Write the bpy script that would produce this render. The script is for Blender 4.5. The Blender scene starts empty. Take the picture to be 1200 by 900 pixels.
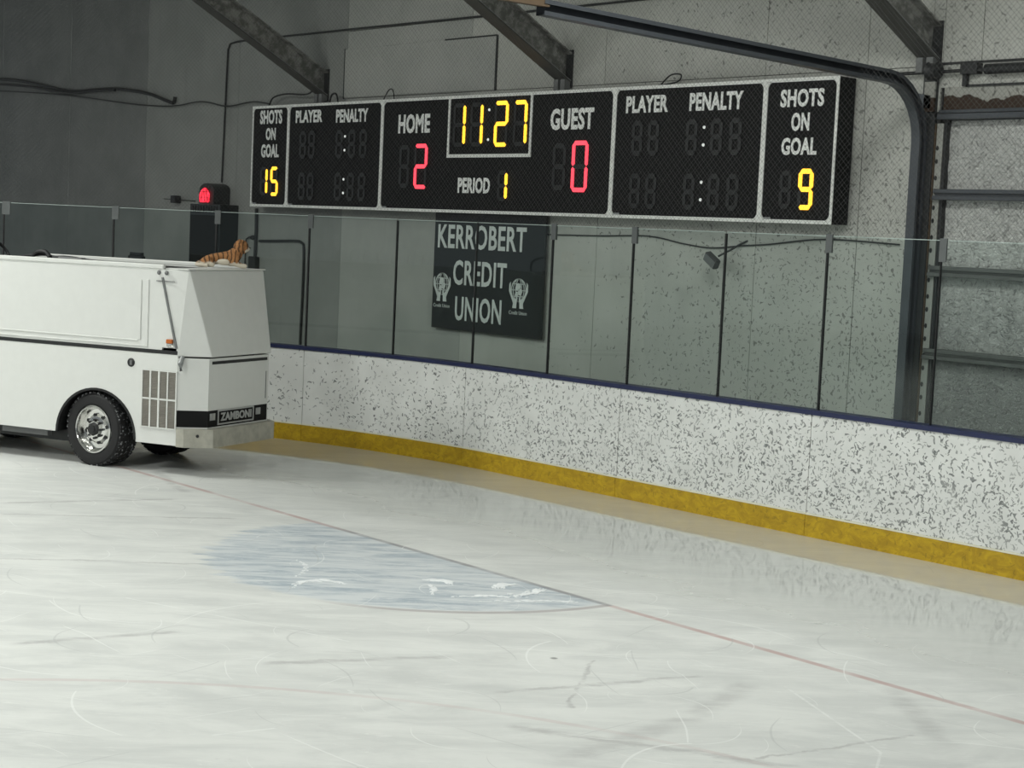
import bpy, bmesh, math, random
from math import sin, cos, pi, radians, sqrt
from mathutils import Vector, Matrix
random.seed(7)
C = bpy.context.scene.collection
SC = bpy.context.scene

# ------------------------------------------------------------------ camera, world, lights, exposure
cam_d = bpy.data.cameras.new('camera'); cam = bpy.data.objects.new('camera', cam_d); C.objects.link(cam)
cam_d.sensor_width = 36; cam_d.lens = 60.0; cam_d.clip_end = 200
cam.matrix_world = Matrix(((0.642460, -0.095799, 0.760308, 10.11),
                           (0.765008, 0.022159, -0.643640, -11.44),
                           (0.044812, 0.995154, 0.087523, 2.49), (0, 0, 0, 1)))
SC.camera = cam
w = bpy.data.worlds.new('world'); SC.world = w; w.use_nodes = True
w.node_tree.nodes['Background'].inputs[0].default_value = (0.80, 0.88, 0.92, 1)
w.node_tree.nodes['Background'].inputs[1].default_value = 0.22
def lamp(name, loc, power, sx, sy, rot=(0, 0, 0), col=(.98, 1, .95), spread=180):
    d = bpy.data.lights.new(name, 'AREA'); d.shape = 'RECTANGLE'; d.size = sx; d.size_y = sy
    d.energy = power; d.color = col; d.spread = radians(spread)
    o = bpy.data.objects.new(name, d); C.objects.link(o); o.location = loc; o.rotation_euler = rot
    return o
for (x, y, p) in ((3.0, -3.6, 170), (-7.5, -7.0, 265), (-1.0, -11.0, 320), (-7.5, -16, 300), (-1, -20, 330), (8.0, -8.5, 90)):
    lamp('ceiling_lamp', (x, y, 6.2), p, 1.6, 0.9)
SC.view_settings.view_transform = 'Standard'; SC.view_settings.look = 'None'
SC.view_settings.exposure = 0.22; SC.view_settings.gamma = 1.0; SC.view_settings.use_curve_mapping = False

# ------------------------------------------------------------------ node helpers
class NB:
    def __init__(s, name):
        s.m = bpy.data.materials.new(name); s.m.use_nodes = True; s.t = s.m.node_tree
        s.bsdf = s.t.nodes['Principled BSDF']; s.out = s.t.nodes['Material Output']
    def n(s, typ): return s.t.nodes.new(typ)
    def put(s, sock, v):
        if isinstance(v, bpy.types.NodeSocket): s.t.links.new(v, sock)
        elif isinstance(v, (tuple, list)) and len(v) == 3 and sock.type == 'RGBA': sock.default_value = (*v, 1)
        else: sock.default_value = v
    def op(s, o, a, b=None, c=None, clamp=False):
        k = s.n('ShaderNodeMath'); k.operation = o; k.use_clamp = clamp
        for i, v in enumerate((a, b, c)):
            if v is not None: s.put(k.inputs[i], v)
        return k.outputs[0]
    def add(s, a, b): return s.op('ADD', a, b)
    def sub(s, a, b): return s.op('SUBTRACT', a, b)
    def mul(s, a, b): return s.op('MULTIPLY', a, b)
    def mx(s, a, b): return s.op('MAXIMUM', a, b)
    def mn(s, a, b): return s.op('MINIMUM', a, b)
    def ss(s, v, lo, hi, tlo=0., thi=1.):
        k = s.n('ShaderNodeMapRange'); k.interpolation_type = 'SMOOTHSTEP'
        s.put(k.inputs[0], v)
        for i, q in zip((1, 2, 3, 4), (lo, hi, tlo, thi)): s.put(k.inputs[i], q)
        return k.outputs[0]
    def mix(s, f, a, b):
        k = s.n('ShaderNodeMix'); k.data_type = 'RGBA'; k.clamp_factor = True
        s.put(k.inputs[0], f); s.put(k.inputs[6], a); s.put(k.inputs[7], b); return k.outputs[2]
    def pos(s):
        k = s.n('ShaderNodeNewGeometry'); x = s.n('ShaderNodeSeparateXYZ'); s.t.links.new(k.outputs['Position'], x.inputs[0])
        return x.outputs[0], x.outputs[1], x.outputs[2]
    def obj(s):
        k = s.n('ShaderNodeTexCoord'); x = s.n('ShaderNodeSeparateXYZ'); s.t.links.new(k.outputs['Object'], x.inputs[0])
        return x.outputs[0], x.outputs[1], x.outputs[2]
    def vec(s, x, y, z=0.):
        k = s.n('ShaderNodeCombineXYZ')
        for i, v in enumerate((x, y, z)): s.put(k.inputs[i], v)
        return k.outputs[0]
    def noise(s, v, scale, detail=3., rough=.55, dist=0.):
        k = s.n('ShaderNodeTexNoise'); s.put(k.inputs['Vector'], v); k.inputs['Scale'].default_value = scale
        k.inputs['Detail'].default_value = detail; k.inputs['Roughness'].default_value = rough; k.inputs['Distortion'].default_value = dist
        return k.outputs[0]
    def bump(s, h, strength=.3, dist=.01):
        k = s.n('ShaderNodeBump'); k.inputs['Strength'].default_value = strength; k.inputs['Distance'].default_value = dist
        s.put(k.inputs['Height'], h); s.t.links.new(k.outputs[0], s.bsdf.inputs['Normal'])
    def set(s, **kw):
        for k, v in kw.items():
            s.put(s.bsdf.inputs[{'col': 'Base Color', 'rough': 'Roughness', 'metal': 'Metallic', 'ior': 'IOR', 'spec': 'Specular IOR Level',
                  'emit': 'Emission Color', 'estr': 'Emission Strength', 'coat': 'Coat Weight'}[k]], v)
        return s.m
    def dashes(s, x, z, scale, density, ln=.42, wd=.13, seed=0., warp=.9):
        """puck and stick marks: one short curved dash per voronoi cell, randomly turned, kept where random < density"""
        px = s.add(s.mul(x, scale), seed); pz = s.add(s.mul(z, scale), seed * 1.7)
        wob = s.noise(s.vec(px, pz, seed), 1.3, 1.)
        wob2 = s.noise(s.vec(pz, px, seed + 9), 1.3, 1.)
        px = s.add(px, s.mul(s.sub(wob, .5), warp)); pz = s.add(pz, s.mul(s.sub(wob2, .5), warp))
        v = s.n('ShaderNodeTexVoronoi'); v.voronoi_dimensions = '2D'; v.inputs['Scale'].default_value = 1.0
        p = s.vec(px, pz); s.put(v.inputs['Vector'], p)
        d = s.n('ShaderNodeVectorMath'); d.operation = 'SUBTRACT'; s.put(d.inputs[0], p); s.t.links.new(v.outputs['Position'], d.inputs[1])
        rgb = s.n('ShaderNodeSeparateXYZ'); s.t.links.new(v.outputs['Color'], rgb.inputs[0])
        r = s.n('ShaderNodeVectorRotate'); r.rotation_type = 'Z_AXIS'
        s.t.links.new(d.outputs[0], r.inputs['Vector']); s.put(r.inputs['Angle'], s.mul(rgb.outputs[0], 6.28))
        q = s.n('ShaderNodeSeparateXYZ'); s.t.links.new(r.outputs[0], q.inputs[0])
        size = s.add(s.mul(rgb.outputs[1], .75), .35)
        lx = s.op('DIVIDE', q.outputs[0], s.mul(size, ln))
        bend = s.mul(s.mul(q.outputs[0], q.outputs[0]), s.mul(s.sub(rgb.outputs[1], .5), 2.4))
        lz = s.op('DIVIDE', s.add(q.outputs[1], bend), s.mul(size, wd))
        dd = s.add(s.mul(lx, lx), s.mul(lz, lz))
        m = s.ss(dd, 1.15, .55)
        return s.mul(m, s.op('LESS_THAN', rgb.outputs[2], density))
    def seg(s, x, y, a, b, half, soft=.6):
        """mask along a straight scuff between two floor points"""
        dx, dy = b[0] - a[0], b[1] - a[1]; L = sqrt(dx * dx + dy * dy); ux, uy = dx / L, dy / L
        rx = s.sub(x, a[0]); ry = s.sub(y, a[1])
        t = s.add(s.mul(rx, ux), s.mul(ry, uy)); n = s.op('ABSOLUTE', s.sub(s.mul(ry, ux), s.mul(rx, uy)))
        return s.mul(s.ss(n, half, half * (1 - soft)), s.mul(s.ss(t, -half, half), s.ss(t, L + half, L - half)))

def plain(name, col, rough=.5, metal=0., var=.06, **kw):
    b = NB(name); x, y, z = b.pos()
    nz = b.noise(b.vec(x, y, z), 9., 4.)
    b.set(col=b.mix(b.ss(nz, .3, .7), tuple(c * (1 - var) for c in col), tuple(min(1, c * (1 + var)) for c in col)), rough=rough, metal=metal, **kw)
    return b.m
def glow(name, col, strength):
    b = NB(name); b.set(col=(.02, .02, .02), emit=col, estr=strength, rough=.4); return b.m

M = {}
# ice -----------------------------------------------------------------------------------------------
b = NB('ice'); x, y, z = b.pos()
big = b.noise(b.vec(b.mul(x, .5), b.mul(y, .8)), 1.2, 4.)
# long drag streaks left by the resurfacer and skates
ca, sa = cos(radians(-52)), sin(radians(-52))
xr = b.sub(b.mul(x, ca), b.mul(y, sa)); yr = b.add(b.mul(x, sa), b.mul(y, ca))
st = b.noise(b.vec(b.mul(xr, .55), b.mul(yr, 1.5)), 2.2, 6., .65, .6)
st2 = b.noise(b.vec(b.mul(xr, .9), b.mul(yr, 6.), 4.), 1.8, 5., .62, .9)
fine = b.noise(b.vec(x, y), 26., 4., .7)
base = b.mix(b.ss(st, .30, .68), (.60, .612, .60), (.725, .735, .715))
st3 = b.noise(b.vec(b.mul(xr, 2.2), b.mul(yr, 9.), 8.), 2.4, 5., .7, 1.4)
base = b.mix(b.mul(b.ss(st3, .58, .72), .45), base, (.84, .85, .83))
base = b.mix(b.mul(b.ss(st3, .40, .26), .35), base, (.47, .485, .48))
base = b.mix(b.mul(b.ss(st2, .55, .75), .40), base, (.78, .79, .77))
base = b.mix(b.mul(b.ss(st2, .44, .28), .20), base, (.50, .515, .51))
base = b.mix(b.mul(b.ss(big, .5, .75), .25), base, (.75, .76, .74))
# blue crease, half disc in front of the goal line
r2 = b.op('SQRT', b.add(b.mul(x, x), b.mul(b.add(y, 3.48), b.add(y, 3.48))))
edge = b.mul(b.sub(b.noise(b.vec(b.mul(xr, .9), b.mul(yr, 4.)), 2., 4.), .5), .6)
half = b.mul(b.ss(b.add(r2, b.mul(edge, b.ss(x, .8, -.6))), 1.83, 1.74), b.op('LESS_THAN', y, -3.47))
cover = b.ss(b.noise(b.vec(b.mul(xr, .8), b.mul(yr, 4.), 3.), 2.0, 6., .7, .8), .34, .60)
cover = b.mx(cover, b.mul(b.ss(st3, .50, .66), .9))
blue = b.mix(cover, (.35, .415, .475), (.64, .67, .69))
base = b.mix(b.mul(half, .92), base, blue)
ring = b.mul(b.mul(b.ss(b.op('ABSOLUTE', b.sub(r2, 1.83)), .04, .02), b.op('LESS_THAN', y, -3.47)), b.ss(x, .6, 1.3))
base = b.mix(b.mul(ring, .6), base, (.34, .30, .31))
# goal line, partly under snow
dl = b.op('ABSOLUTE', b.add(y, 3.48))
fade = b.ss(b.noise(b.vec(b.mul(x, 1.4), y, 7.), 1.5, 4.), .28, .6)
gl = b.mul(b.ss(dl, .040, .016), b.add(.22, b.mul(fade, .58)))
glc = b.mix(b.mul(b.op('LESS_THAN', b.op('ABSOLUTE', x), 1.85), b.ss(x, -1.7, -1.2)), (.50, .35, .335), (.27, .26, .27))
base = b.mix(gl, base, glc)
# face-off circle
rc = b.op('ABSOLUTE', b.sub(b.op('SQRT', b.add(b.mul(b.sub(x, 6.), b.sub(x, 6.)), b.mul(b.add(y, 10.2), b.add(y, 10.2)))), 5.08))
base = b.mix(b.mul(b.ss(rc, .032, .015), b.add(.05, b.mul(fade, .20))), base, (.50, .33, .32))
# tyre scuffs and skate scratches
brk = b.ss(b.noise(b.vec(b.mul(xr, .8), b.mul(yr, 3.), 2.), 3., 5., .7), .36, .58)
wx = b.add(x, b.mul(b.sub(b.noise(b.vec(x, y, 11.), 3.5, 5., .7), .5), .15)); wy = b.add(y, b.mul(b.sub(b.noise(b.vec(x, y, 23.), 3.5, 5., .7), .5), .15))
dk = None
for (a, c, h) in (((4.25, -6.1), (4.05, -4.95), .10), ((4.05, -4.95), (3.76, -4.2), .09), ((3.15, -5.55), (3.48, -4.3), .035), ((4.28, -3.57), (5.1, -4.2), .09),
                  ((4.72, -5.24), (4.9, -4.2), .02), ((3.58, -5.42), (2.9, -4.62), .018), ((-4.9, -3.3), (-3.6, -3.7), .06), ((-3.72, -5.41), (-3.3, -3.95), .05),
                  ((-3.2, -5.6), (-2.2, -4.0), .03), ((-1.5, -6.4), (-.5, -5.0), .03), ((.9, -7.3), (1.1, -6.4), .05), ((3.7, -5.9), (5.2, -5.0), .05), ((2.0, -6.3), (2.4, -5.3), .05)):
    k = b.mul(b.seg(wx, wy, a, c, h * 1.2, .9), .55 if h > .055 else .8); dk = k if dk is None else b.mx(dk, k)
base = b.mix(b.mul(b.mul(dk, b.add(.2, b.mul(brk, .8))), .70), base, (.37, .365, .365))
wt = None
for (a, c, h) in (((3.03, -7.25), (3.09, -6.93), .012), ((-4.2, -4.9), (-2.9, -3.9), .03), ((3.9, -4.05), (5.0, -4.6), .012), ((5.0, -4.6), (5.4, -5.2), .01), ((2.2, -5.0), (3.6, -3.9), .012), ((.1, -6.2), (1.8, -5.6), .012)):
    k = b.seg(x, y, a, c, h); wt = k if wt is None else b.mx(wt, k)
base = b.mix(b.mul(b.mul(wt, brk), .42), base, (.90, .91, .90))
sc1 = b.dashes(x, y, 1.1, .75, .75, .009, 13., .08); sc2 = b.dashes(x, y, 2.3, .7, .7, .011, 41., .08); sc3 = b.dashes(x, y, 1.7, .6, .7, .013, 67., .08)
base = b.mix(b.mul(b.mx(sc1, sc2), .45), base, (.88, .89, .88))
base = b.mix(b.mul(sc3, .32), base, (.42, .43, .43))
dots = b.ss(b.op('SQRT', b.add(b.mul(b.sub(x, 2.74), b.sub(x, 2.74)), b.mul(b.add(y, 4.78), b.add(y, 4.78)))), .03, .012)
base = b.mix(b.mul(dots, .8), base, (.2, .2, .2))
# freshly wetted strip along the boards is glossy, the scraped middle is rough
wet = b.ss(b.add(y, b.mul(b.sub(big, .5), 1.3)), -3.2, -1.6)
rough = b.mx(.045, b.add(b.mul(wet, -.48), b.add(.48, b.mul(b.sub(st, .5), .2))))
base = b.mix(b.mul(wet, .65), base, (.52, .535, .51))
b.set(col=base, rough=rough, ior=b.add(1.31, b.mul(wet, .62)), spec=.5)
b.bump(b.mul(b.add(b.mul(st2, .5), b.add(b.mul(fine, .25), b.mul(half, b.mul(cover, 1.2)))), b.sub(1.0, b.mul(wet, .93))), .16, .012)
M['ice'] = b.m
# boards --------------------------------------------------------------------------------------------
b = NB('dasher_white'); x, y, z = b.pos()
clus = b.noise(b.vec(x, z), 1.1, 3.)
dens = b.mul(b.add(b.ss(x, -8., 0.5, .20, .82), b.mul(b.sub(clus, .5), .7)), b.ss(z, 1.2, .45, .55, 1.05))
m1 = b.dashes(x, z, 19., dens, .52, .18)
m2 = b.dashes(x, z, 25., b.mul(dens, .9), .52, .18, 31.)
m3 = b.dashes(x, z, 14., b.mul(dens, .6), .48, .12, 57.)
v = b.noise(b.vec(x, z), 3., 5.)
mk = b.mx(b.mul(m1, .85), b.mx(b.mul(m2, .68), b.mul(m3, .75)))
mk = b.mul(mk, b.ss(b.noise(b.vec(x, z, 5.), 4.5, 2.), .25, .60, .5, 1.))
base = b.mix(b.ss(v, .35, .7), (.74, .75, .73), (.82, .83, .81))
base = b.mix(mk, base, (.09, .10, .10))
b.set(col=base, rough=.42); M['board'] = b.m
b = NB('kick_yellow'); x, y, z = b.pos()
v = b.noise(b.vec(b.mul(x, .7), z), 11., 6., .7, 1.)
m1 = b.dashes(x, z, 17., .5, .5, .14, 3.)
base = b.mix(b.ss(v, .35, .7), (.42, .26, .008), (.60, .39, .012))
base = b.mix(b.mul(m1, .45), base, (.22, .14, .01))
b.set(col=base, rough=.45); M['kick'] = b.m
M['cap'] = plain('cap_navy', (.014, .021, .075), .45)
M['edge'] = plain('pale_bead', (.80, .78, .62), .4)
# wall ----------------------------------------------------------------------------------------------
def wallmat(name, c0, c1, lo, hi):
    b = NB(name); x, y, z = b.pos()
    v = b.noise(b.vec(x, z), 1.3, 5., .6); v2 = b.noise(b.vec(b.mul(x, 6.), b.mul(z, .6)), 1., 4.)
    cl = b.noise(b.vec(x, z, 3.), 1.2, 3.)
    dens = b.add(b.ss(x, -5., .9, lo, hi), b.mul(b.sub(cl, .5), .55))
    dens = b.mul(dens, b.ss(z, 4.2, 3.1, .45, 1.))
    mk = b.mx(b.mul(b.dashes(x, z, 15., dens, .40, .14, 11.), .62), b.mul(b.dashes(x, z, 22., b.mul(dens, .9), .45, .16, 77.), .45))
    base = b.mix(b.ss(v, .3, .7), c0, c1)
    base = b.mix(b.mul(b.ss(v2, .55, .8), .25), base, tuple(c * .7 for c in c0))
    base = b.mix(mk, base, (.05, .05, .045))
    b.set(col=base, rough=.6); return b.m
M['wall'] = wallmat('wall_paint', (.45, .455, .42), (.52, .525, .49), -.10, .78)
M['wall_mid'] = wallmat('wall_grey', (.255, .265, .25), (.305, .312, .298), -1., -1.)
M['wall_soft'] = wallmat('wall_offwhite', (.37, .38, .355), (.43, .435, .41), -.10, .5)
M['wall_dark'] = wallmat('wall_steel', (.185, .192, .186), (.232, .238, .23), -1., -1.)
M['seam'] = plain('seam_dark', (.05, .05, .05), .8)
M['ceiling'] = plain('ceiling_white', (.58, .59, .57), .7)
# steel etc -----------------------------------------------------------------------------------------
b = NB('galvanised_beam'); x, y, z = b.pos()
v = b.noise(b.vec(x, y, z), 9., 6., .7); b.set(col=b.mix(b.ss(v, .4, .62), (.15, .15, .14), (.36, .36, .335)), rough=.55, metal=.3); M['beam'] = b.m
M['flange_shade'] = plain('flange_shaded', (.06, .06, .055), .6)  # shade on the lower flange's underside put into its colour
M['track'] = plain('track_steel', (.075, .083, .095), .45, .4)
M['black'] = plain('black_paint', (.012, .013, .014), .5)
M['dark'] = plain('dark_metal', (.035, .037, .038), .5, .3)
M['grey'] = plain('grey_metal', (.30, .31, .31), .45, .4)
M['midgrey'] = plain('mid_grey', (.16, .165, .165), .5)
b = NB('rust_board'); x, y, z = b.pos()
v = b.noise(b.vec(b.mul(x, 3.), z), 1.5, 4.)
e = b.ss(b.sub(z, b.add(3.73, b.mul(v, .20))), .0, .012)
rn = b.noise(b.vec(x, z), 25., 5.)
mk = b.mul(b.dashes(x, z, 13., .55, .46, .14, 5.), .6)
paint = b.mix(mk, b.mix(rn, (.30, .30, .27), (.40, .40, .37)), (.05, .05, .045))
b.set(col=b.mix(e, b.mix(rn, (.020, .011, .006), (.048, .025, .012)), paint), rough=.7); M['rust'] = b.m
M['rustsolid'] = plain('rust_steel', (.085, .055, .03), .7)
# crinkled foil insulation on the overhead door
b = NB('foil_panel'); x, y, z = b.pos()
c1 = b.noise(b.vec(x, z), 17., 5., .65, 1.6); c2 = b.noise(b.vec(x, z, 3.), 42., 3., .6, 1.2); c3 = b.noise(b.vec(b.mul(x, 2.), b.mul(z, .7)), 3., 4.)
dirt = b.ss(b.add(z, b.mul(b.sub(c3, .5), 1.2)), 1.0, 2.6)
mk = b.mul(b.dashes(x, z, 14., .5, .5, .12, 19.), .45)
base = b.mix(dirt, (.34, .345, .335), (.80, .805, .78))
base = b.mix(b.mul(b.ss(c1, .50, .34), .55), base, (.16, .16, .155))  # shade in the crinkle hollows painted into the colour
base = b.mix(b.mul(b.ss(c2, .58, .70), .6), base, (.90, .90, .88))  # sparkle on the crinkles painted in as pale flecks
base = b.mix(mk, base, (.10, .10, .095))
b.set(col=base, rough=b.add(.22, b.mul(c3, .2)), metal=.3)
b.bump(b.add(c1, b.mul(c2, .5)), 1.0, .035); M['foil'] = b.m
M['foil_rail'] = plain('rail_dull', (.13, .135, .13), .45, .5)
M['jamb'] = plain('jamb_pale', (.33, .335, .31), .55)
# glass: thin sheet, clear with a faint green body colour and mirror-like skin
b = NB('sheet_glass'); t = b.t
tr = b.n('ShaderNodeBsdfTransparent'); tr.inputs[0].default_value = (.925, .955, .945, 1)
gs = b.n('ShaderNodeBsdfGlossy'); gs.inputs['Roughness'].default_value = .02; gs.inputs[0].default_value = (.92, 1, .97, 1)
lw = b.n('ShaderNodeFresnel'); lw.inputs[0].default_value = 1.5
mixs = b.n('ShaderNodeMixShader'); gb = b.n('ShaderNodeNewGeometry'); b.put(mixs.inputs[0], b.mul(lw.outputs[0], b.sub(1., gb.outputs['Backfacing']))); t.links.new(tr.outputs[0], mixs.inputs[1]); t.links.new(gs.outputs[0], mixs.inputs[2])
t.links.new(mixs.outputs[0], b.out.inputs[0]); M['glass'] = b.m
M['glass_edge'] = plain('glass_edge', (.45, .53, .50), .15)
M['clip'] = plain('clip_alloy', (.13, .14, .14), .35, .3)
# scoreboard
M['sb'] = plain('board_black', (.006, .006, .0065), .6, spec=.2)
M['sbframe'] = plain('frame_white', (.82, .83, .80), .4)
M['letter'] = plain('letter_white', (.90, .91, .89), .5)
M['amber'] = glow('lamp_amber', (1.0, .52, .03), 1.9)
M['red'] = glow('lamp_red', (1.0, .055, .085), 1.7)
M['off'] = plain('lamp_off', (.026, .027, .028), .4, spec=.3)
M['colon'] = glow('lamp_white', (.8, .85, .8), .75)
M['sign'] = plain('sign_black', (.010, .013, .014), .35)
M['signtext'] = plain('sign_white', (.72, .75, .73), .5)
# resurfacer
M['white'] = plain('body_white', (.70, .71, .685), .34, var=.012, coat=.25)
M['tankwhite'] = plain('tank_white', (.70, .71, .685), .38, var=.015)
M['bumper'] = plain('bumper_dirty', (.40, .39, .335), .5, var=.14)
M['rubber'] = plain('rubber', (.010, .010, .011), .7)
b = NB('tread_rubber'); x, y, z = b.pos()
v = b.noise(b.vec(x, y, z), 32., 4., .6); b.set(col=b.mix(b.ss(v, .54, .66), (.011, .011, .012), (.30, .31, .32)), rough=.75); M['tread'] = b.m
M['chrome'] = plain('chrome', (.72, .72, .70), .16, 1.0)
M['louver'] = plain('louver', (.26, .245, .215), .45, .1)
M['orange'] = plain('orange_lens', (.50, .13, .02), .3)
M['platetext'] = plain('plate_grey', (.42, .43, .43), .4, .2)
# toy
b = NB('tiger_plush'); x, y, z = b.pos()
wv = b.n('ShaderNodeTexWave'); wv.wave_type = 'BANDS'; wv.bands_direction = 'X'; wv.inputs['Scale'].default_value = 7.; wv.inputs['Distortion'].default_value = 6.; wv.inputs['Detail'].default_value = 3.
tc = b.n('ShaderNodeTexCoord'); b.t.links.new(tc.outputs['Object'], wv.inputs[0])
ox, oy, oz = b.obj()
nn = b.noise(b.vec(x, y, z), 30., 4.)
base = b.mix(b.ss(nn, .3, .7), (.26, .115, .04), (.40, .19, .075))
base = b.mix(b.mul(b.ss(wv.outputs[0], .66, .84), .8), base, (.035, .018, .01))
b.set(col=b.mix(b.ss(b.add(oz, b.mul(b.sub(nn, .5), .05)), .062, .040), base, (.62, .56, .46)), rough=.95); b.bump(nn, .6, .01); M['tiger'] = b.m
M['tigerhead'] = b.m.copy(); hn = M['tigerhead'].node_tree
for l in list(hn.links):
    if l.to_socket.name == 'Base Color': src = l.from_node.inputs[6].links[0].from_socket; hn.links.remove(l); hn.links.new(src, hn.nodes['Principled BSDF'].inputs['Base Color']); break
M['cream'] = plain('plush_cream', (.62, .56, .46), .95)
M['pale'] = plain('plush_muzzle', (.60, .54, .44), .95)
M['snow'] = plain('scraped_snow', (.78, .80, .81), .8)
M['net'] = plain('net_cord', (.10, .10, .10), .8)
M['floodgrey'] = plain('flood_grey', (.09, .09, .09), .5)

# ------------------------------------------------------------------ mesh helpers
def link(name, me, mat, parent=None):
    o = bpy.data.objects.new(name, me); C.objects.link(o)
    if mat is not None:
        for m in (mat if isinstance(mat, (list, tuple)) else [mat]): me.materials.append(M[m] if isinstance(m, str) else m)
    if parent is not None: o.parent = parent
    return o
def ob(name, bm, mat, parent=None, smooth=False, bev=0.):
    bmesh.ops.recalc_face_normals(bm, faces=bm.faces[:])
    me = bpy.data.meshes.new(name); bm.to_mesh(me); bm.free()
    if smooth:
        for p in me.polygons: p.use_smooth = True
        try: me.set_sharp_from_angle(angle=radians(38))
        except Exception: pass
    o = link(name, me, mat, parent)
    if bev:
        md = o.modifiers.new('bevel', 'BEVEL'); md.width = bev; md.segments = 2; md.limit_method = 'ANGLE'; md.angle_limit = radians(40)
    return o
def tag(o, label=None, cat=None, group=None, kind=None):
    if label: o['label'] = label
    if cat: o['category'] = cat
    if group: o['group'] = group
    if kind: o['kind'] = kind
    return o
def empty(name, loc, label=None, cat=None, group=None, kind=None, rz=0.):
    o = bpy.data.objects.new(name, None); C.objects.link(o); o.location = loc; o.rotation_euler = (0, 0, rz); o.empty_display_size = .2
    return tag(o, label, cat, group, kind)
def BM(): return bmesh.new()
def box(bm, x0, x1, y0, y1, z0, z1, mi=0):
    vs = [bm.verts.new(p) for p in ((x0, y0, z0), (x1, y0, z0), (x1, y1, z0), (x0, y1, z0), (x0, y0, z1), (x1, y0, z1), (x1, y1, z1), (x0, y1, z1))]
    fs = [bm.faces.new([vs[i] for i in q]) for q in ((0, 3, 2, 1), (4, 5, 6, 7), (0, 1, 5, 4), (1, 2, 6, 5), (2, 3, 7, 6), (3, 0, 4, 7))]
    for f in fs: f.material_index = mi
    return vs
def hexa(bm, a, c):
    """solid between two corresponding vertex loops"""
    va = [bm.verts.new(p) for p in a]; vb = [bm.verts.new(p) for p in c]; n = len(va)
    bm.faces.new(va[::-1]); bm.faces.new(vb)
    for i in range(n): bm.faces.new((va[i], va[(i + 1) % n], vb[(i + 1) % n], vb[i]))
def prism(bm, pts, axis, lo, hi, mi=0):
    """extrude 2-D outline along an axis: axis 'y' takes (x,z), 'z' takes (x,y), 'x' takes (y,z)"""
    f = {'y': lambda p, t: (p[0], t, p[1]), 'z': lambda p, t: (p[0], p[1], t), 'x': lambda p, t: (t, p[0], p[1])}[axis]
    n0 = len(bm.faces); hexa(bm, [f(p, lo) for p in pts], [f(p, hi) for p in pts])
    if mi:
        bm.faces.ensure_lookup_table()
        for q in bm.faces[n0:]: q.material_index = mi
def tube(bm, pts, r, seg=8, closed=False):
    pts = [Vector(p) for p in pts]; rings = []; n = len(pts)
    up = Vector((0, 0, 1))
    for i, p in enumerate(pts):
        a = pts[i - 1] if (i > 0 or closed) else p; c = pts[(i + 1) % n] if (i < n - 1 or closed) else p
        t = (c - a).normalized(); rr = r[i] if isinstance(r, (list, tuple)) else r
        q = up if abs(t.dot(up)) < .95 else Vector((0, 1, 0))
        u = t.cross(q).normalized(); v = u.cross(t)
        rings.append([bm.verts.new(p + (u * cos(2 * pi * k / seg) + v * sin(2 * pi * k / seg)) * rr) for k in range(seg)])
    m = n if closed else n - 1
    for i in range(m):
        A, B = rings[i], rings[(i + 1) % n]
        for k in range(seg): bm.faces.new((A[k], A[(k + 1) % seg], B[(k + 1) % seg], B[k]))
    if not closed: bm.faces.new(rings[0][::-1]); bm.faces.new(rings[-1])
def smoothpath(pts, n=6):
    P = [Vector(p) for p in pts]; out = []
    for i in range(len(P) - 1):
        a = P[max(i - 1, 0)]; p = P[i]; q = P[i + 1]; c = P[min(i + 2, len(P) - 1)]
        for k in range(n):
            t = k / n; out.append(.5 * ((2 * p) + (q - a) * t + (2 * a - 5 * p + 4 * q - c) * t * t + (3 * p - a - 3 * q + c) * t ** 3))
    return out + [P[-1]]
def lathe(bm, prof, seg=32, mi=0):
    """profile of (radius, y) turned about the local Y axis"""
    rings = []
    for r, y in prof:
        rings.append([bm.verts.new((r * cos(2 * pi * k / seg), y, r * sin(2 * pi * k / seg))) for k in range(seg)] if r > 1e-5 else [bm.verts.new((0, y, 0))])
    for A, B in zip(rings, rings[1:]):
        for k in range(seg):
            j = (k + 1) % seg
            if len(A) == 1 and len(B) == 1: continue
            q = (A[0], B[k], B[j]) if len(A) == 1 else (A[k], A[j], B[0]) if len(B) == 1 else (A[k], A[j], B[j], B[k])
            f = bm.faces.new(q); f.material_index = mi
def ball(bm, c, r, sc=(1, 1, 1), seg=16):
    g = bmesh.ops.create_uvsphere(bm, u_segments=seg, v_segments=seg // 2 + 2, radius=r)
    for v in g['verts']: v.co = Vector((v.co.x * sc[0], v.co.y * sc[1], v.co.z * sc[2])) + Vector(c)
    return g['verts']
def text_obj(name, s, x0, x1, z0, z1, y, mat, parent, thick=.004, bold=.028):
    """lettering on a vertical board facing -Y, fitted to the rectangle it fills on that board"""
    cu = bpy.data.curves.new('lettering', 'FONT'); cu.body = s; cu.offset = bold; cu.extrude = .5; cu.resolution_u = 3; cu.space_character = 1.06
    t = bpy.data.objects.new('lettering', cu); C.objects.link(t)
    dg = bpy.context.evaluated_depsgraph_get(); me = bpy.data.meshes.new_from_object(t.evaluated_get(dg))
    bpy.data.objects.remove(t); bpy.data.curves.remove(cu)
    xs = [v.co.x for v in me.vertices]; ys = [v.co.y for v in me.vertices]
    ax, bx, ay, by = min(xs), max(xs), min(ys), max(ys)
    for v in me.vertices:
        v.co = Vector((x0 + (v.co.x - ax) / (bx - ax) * (x1 - x0), y - thick * (v.co.z + .5), z0 + (v.co.y - ay) / (by - ay) * (z1 - z0)))
    return link(name, me, mat, parent)

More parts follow.
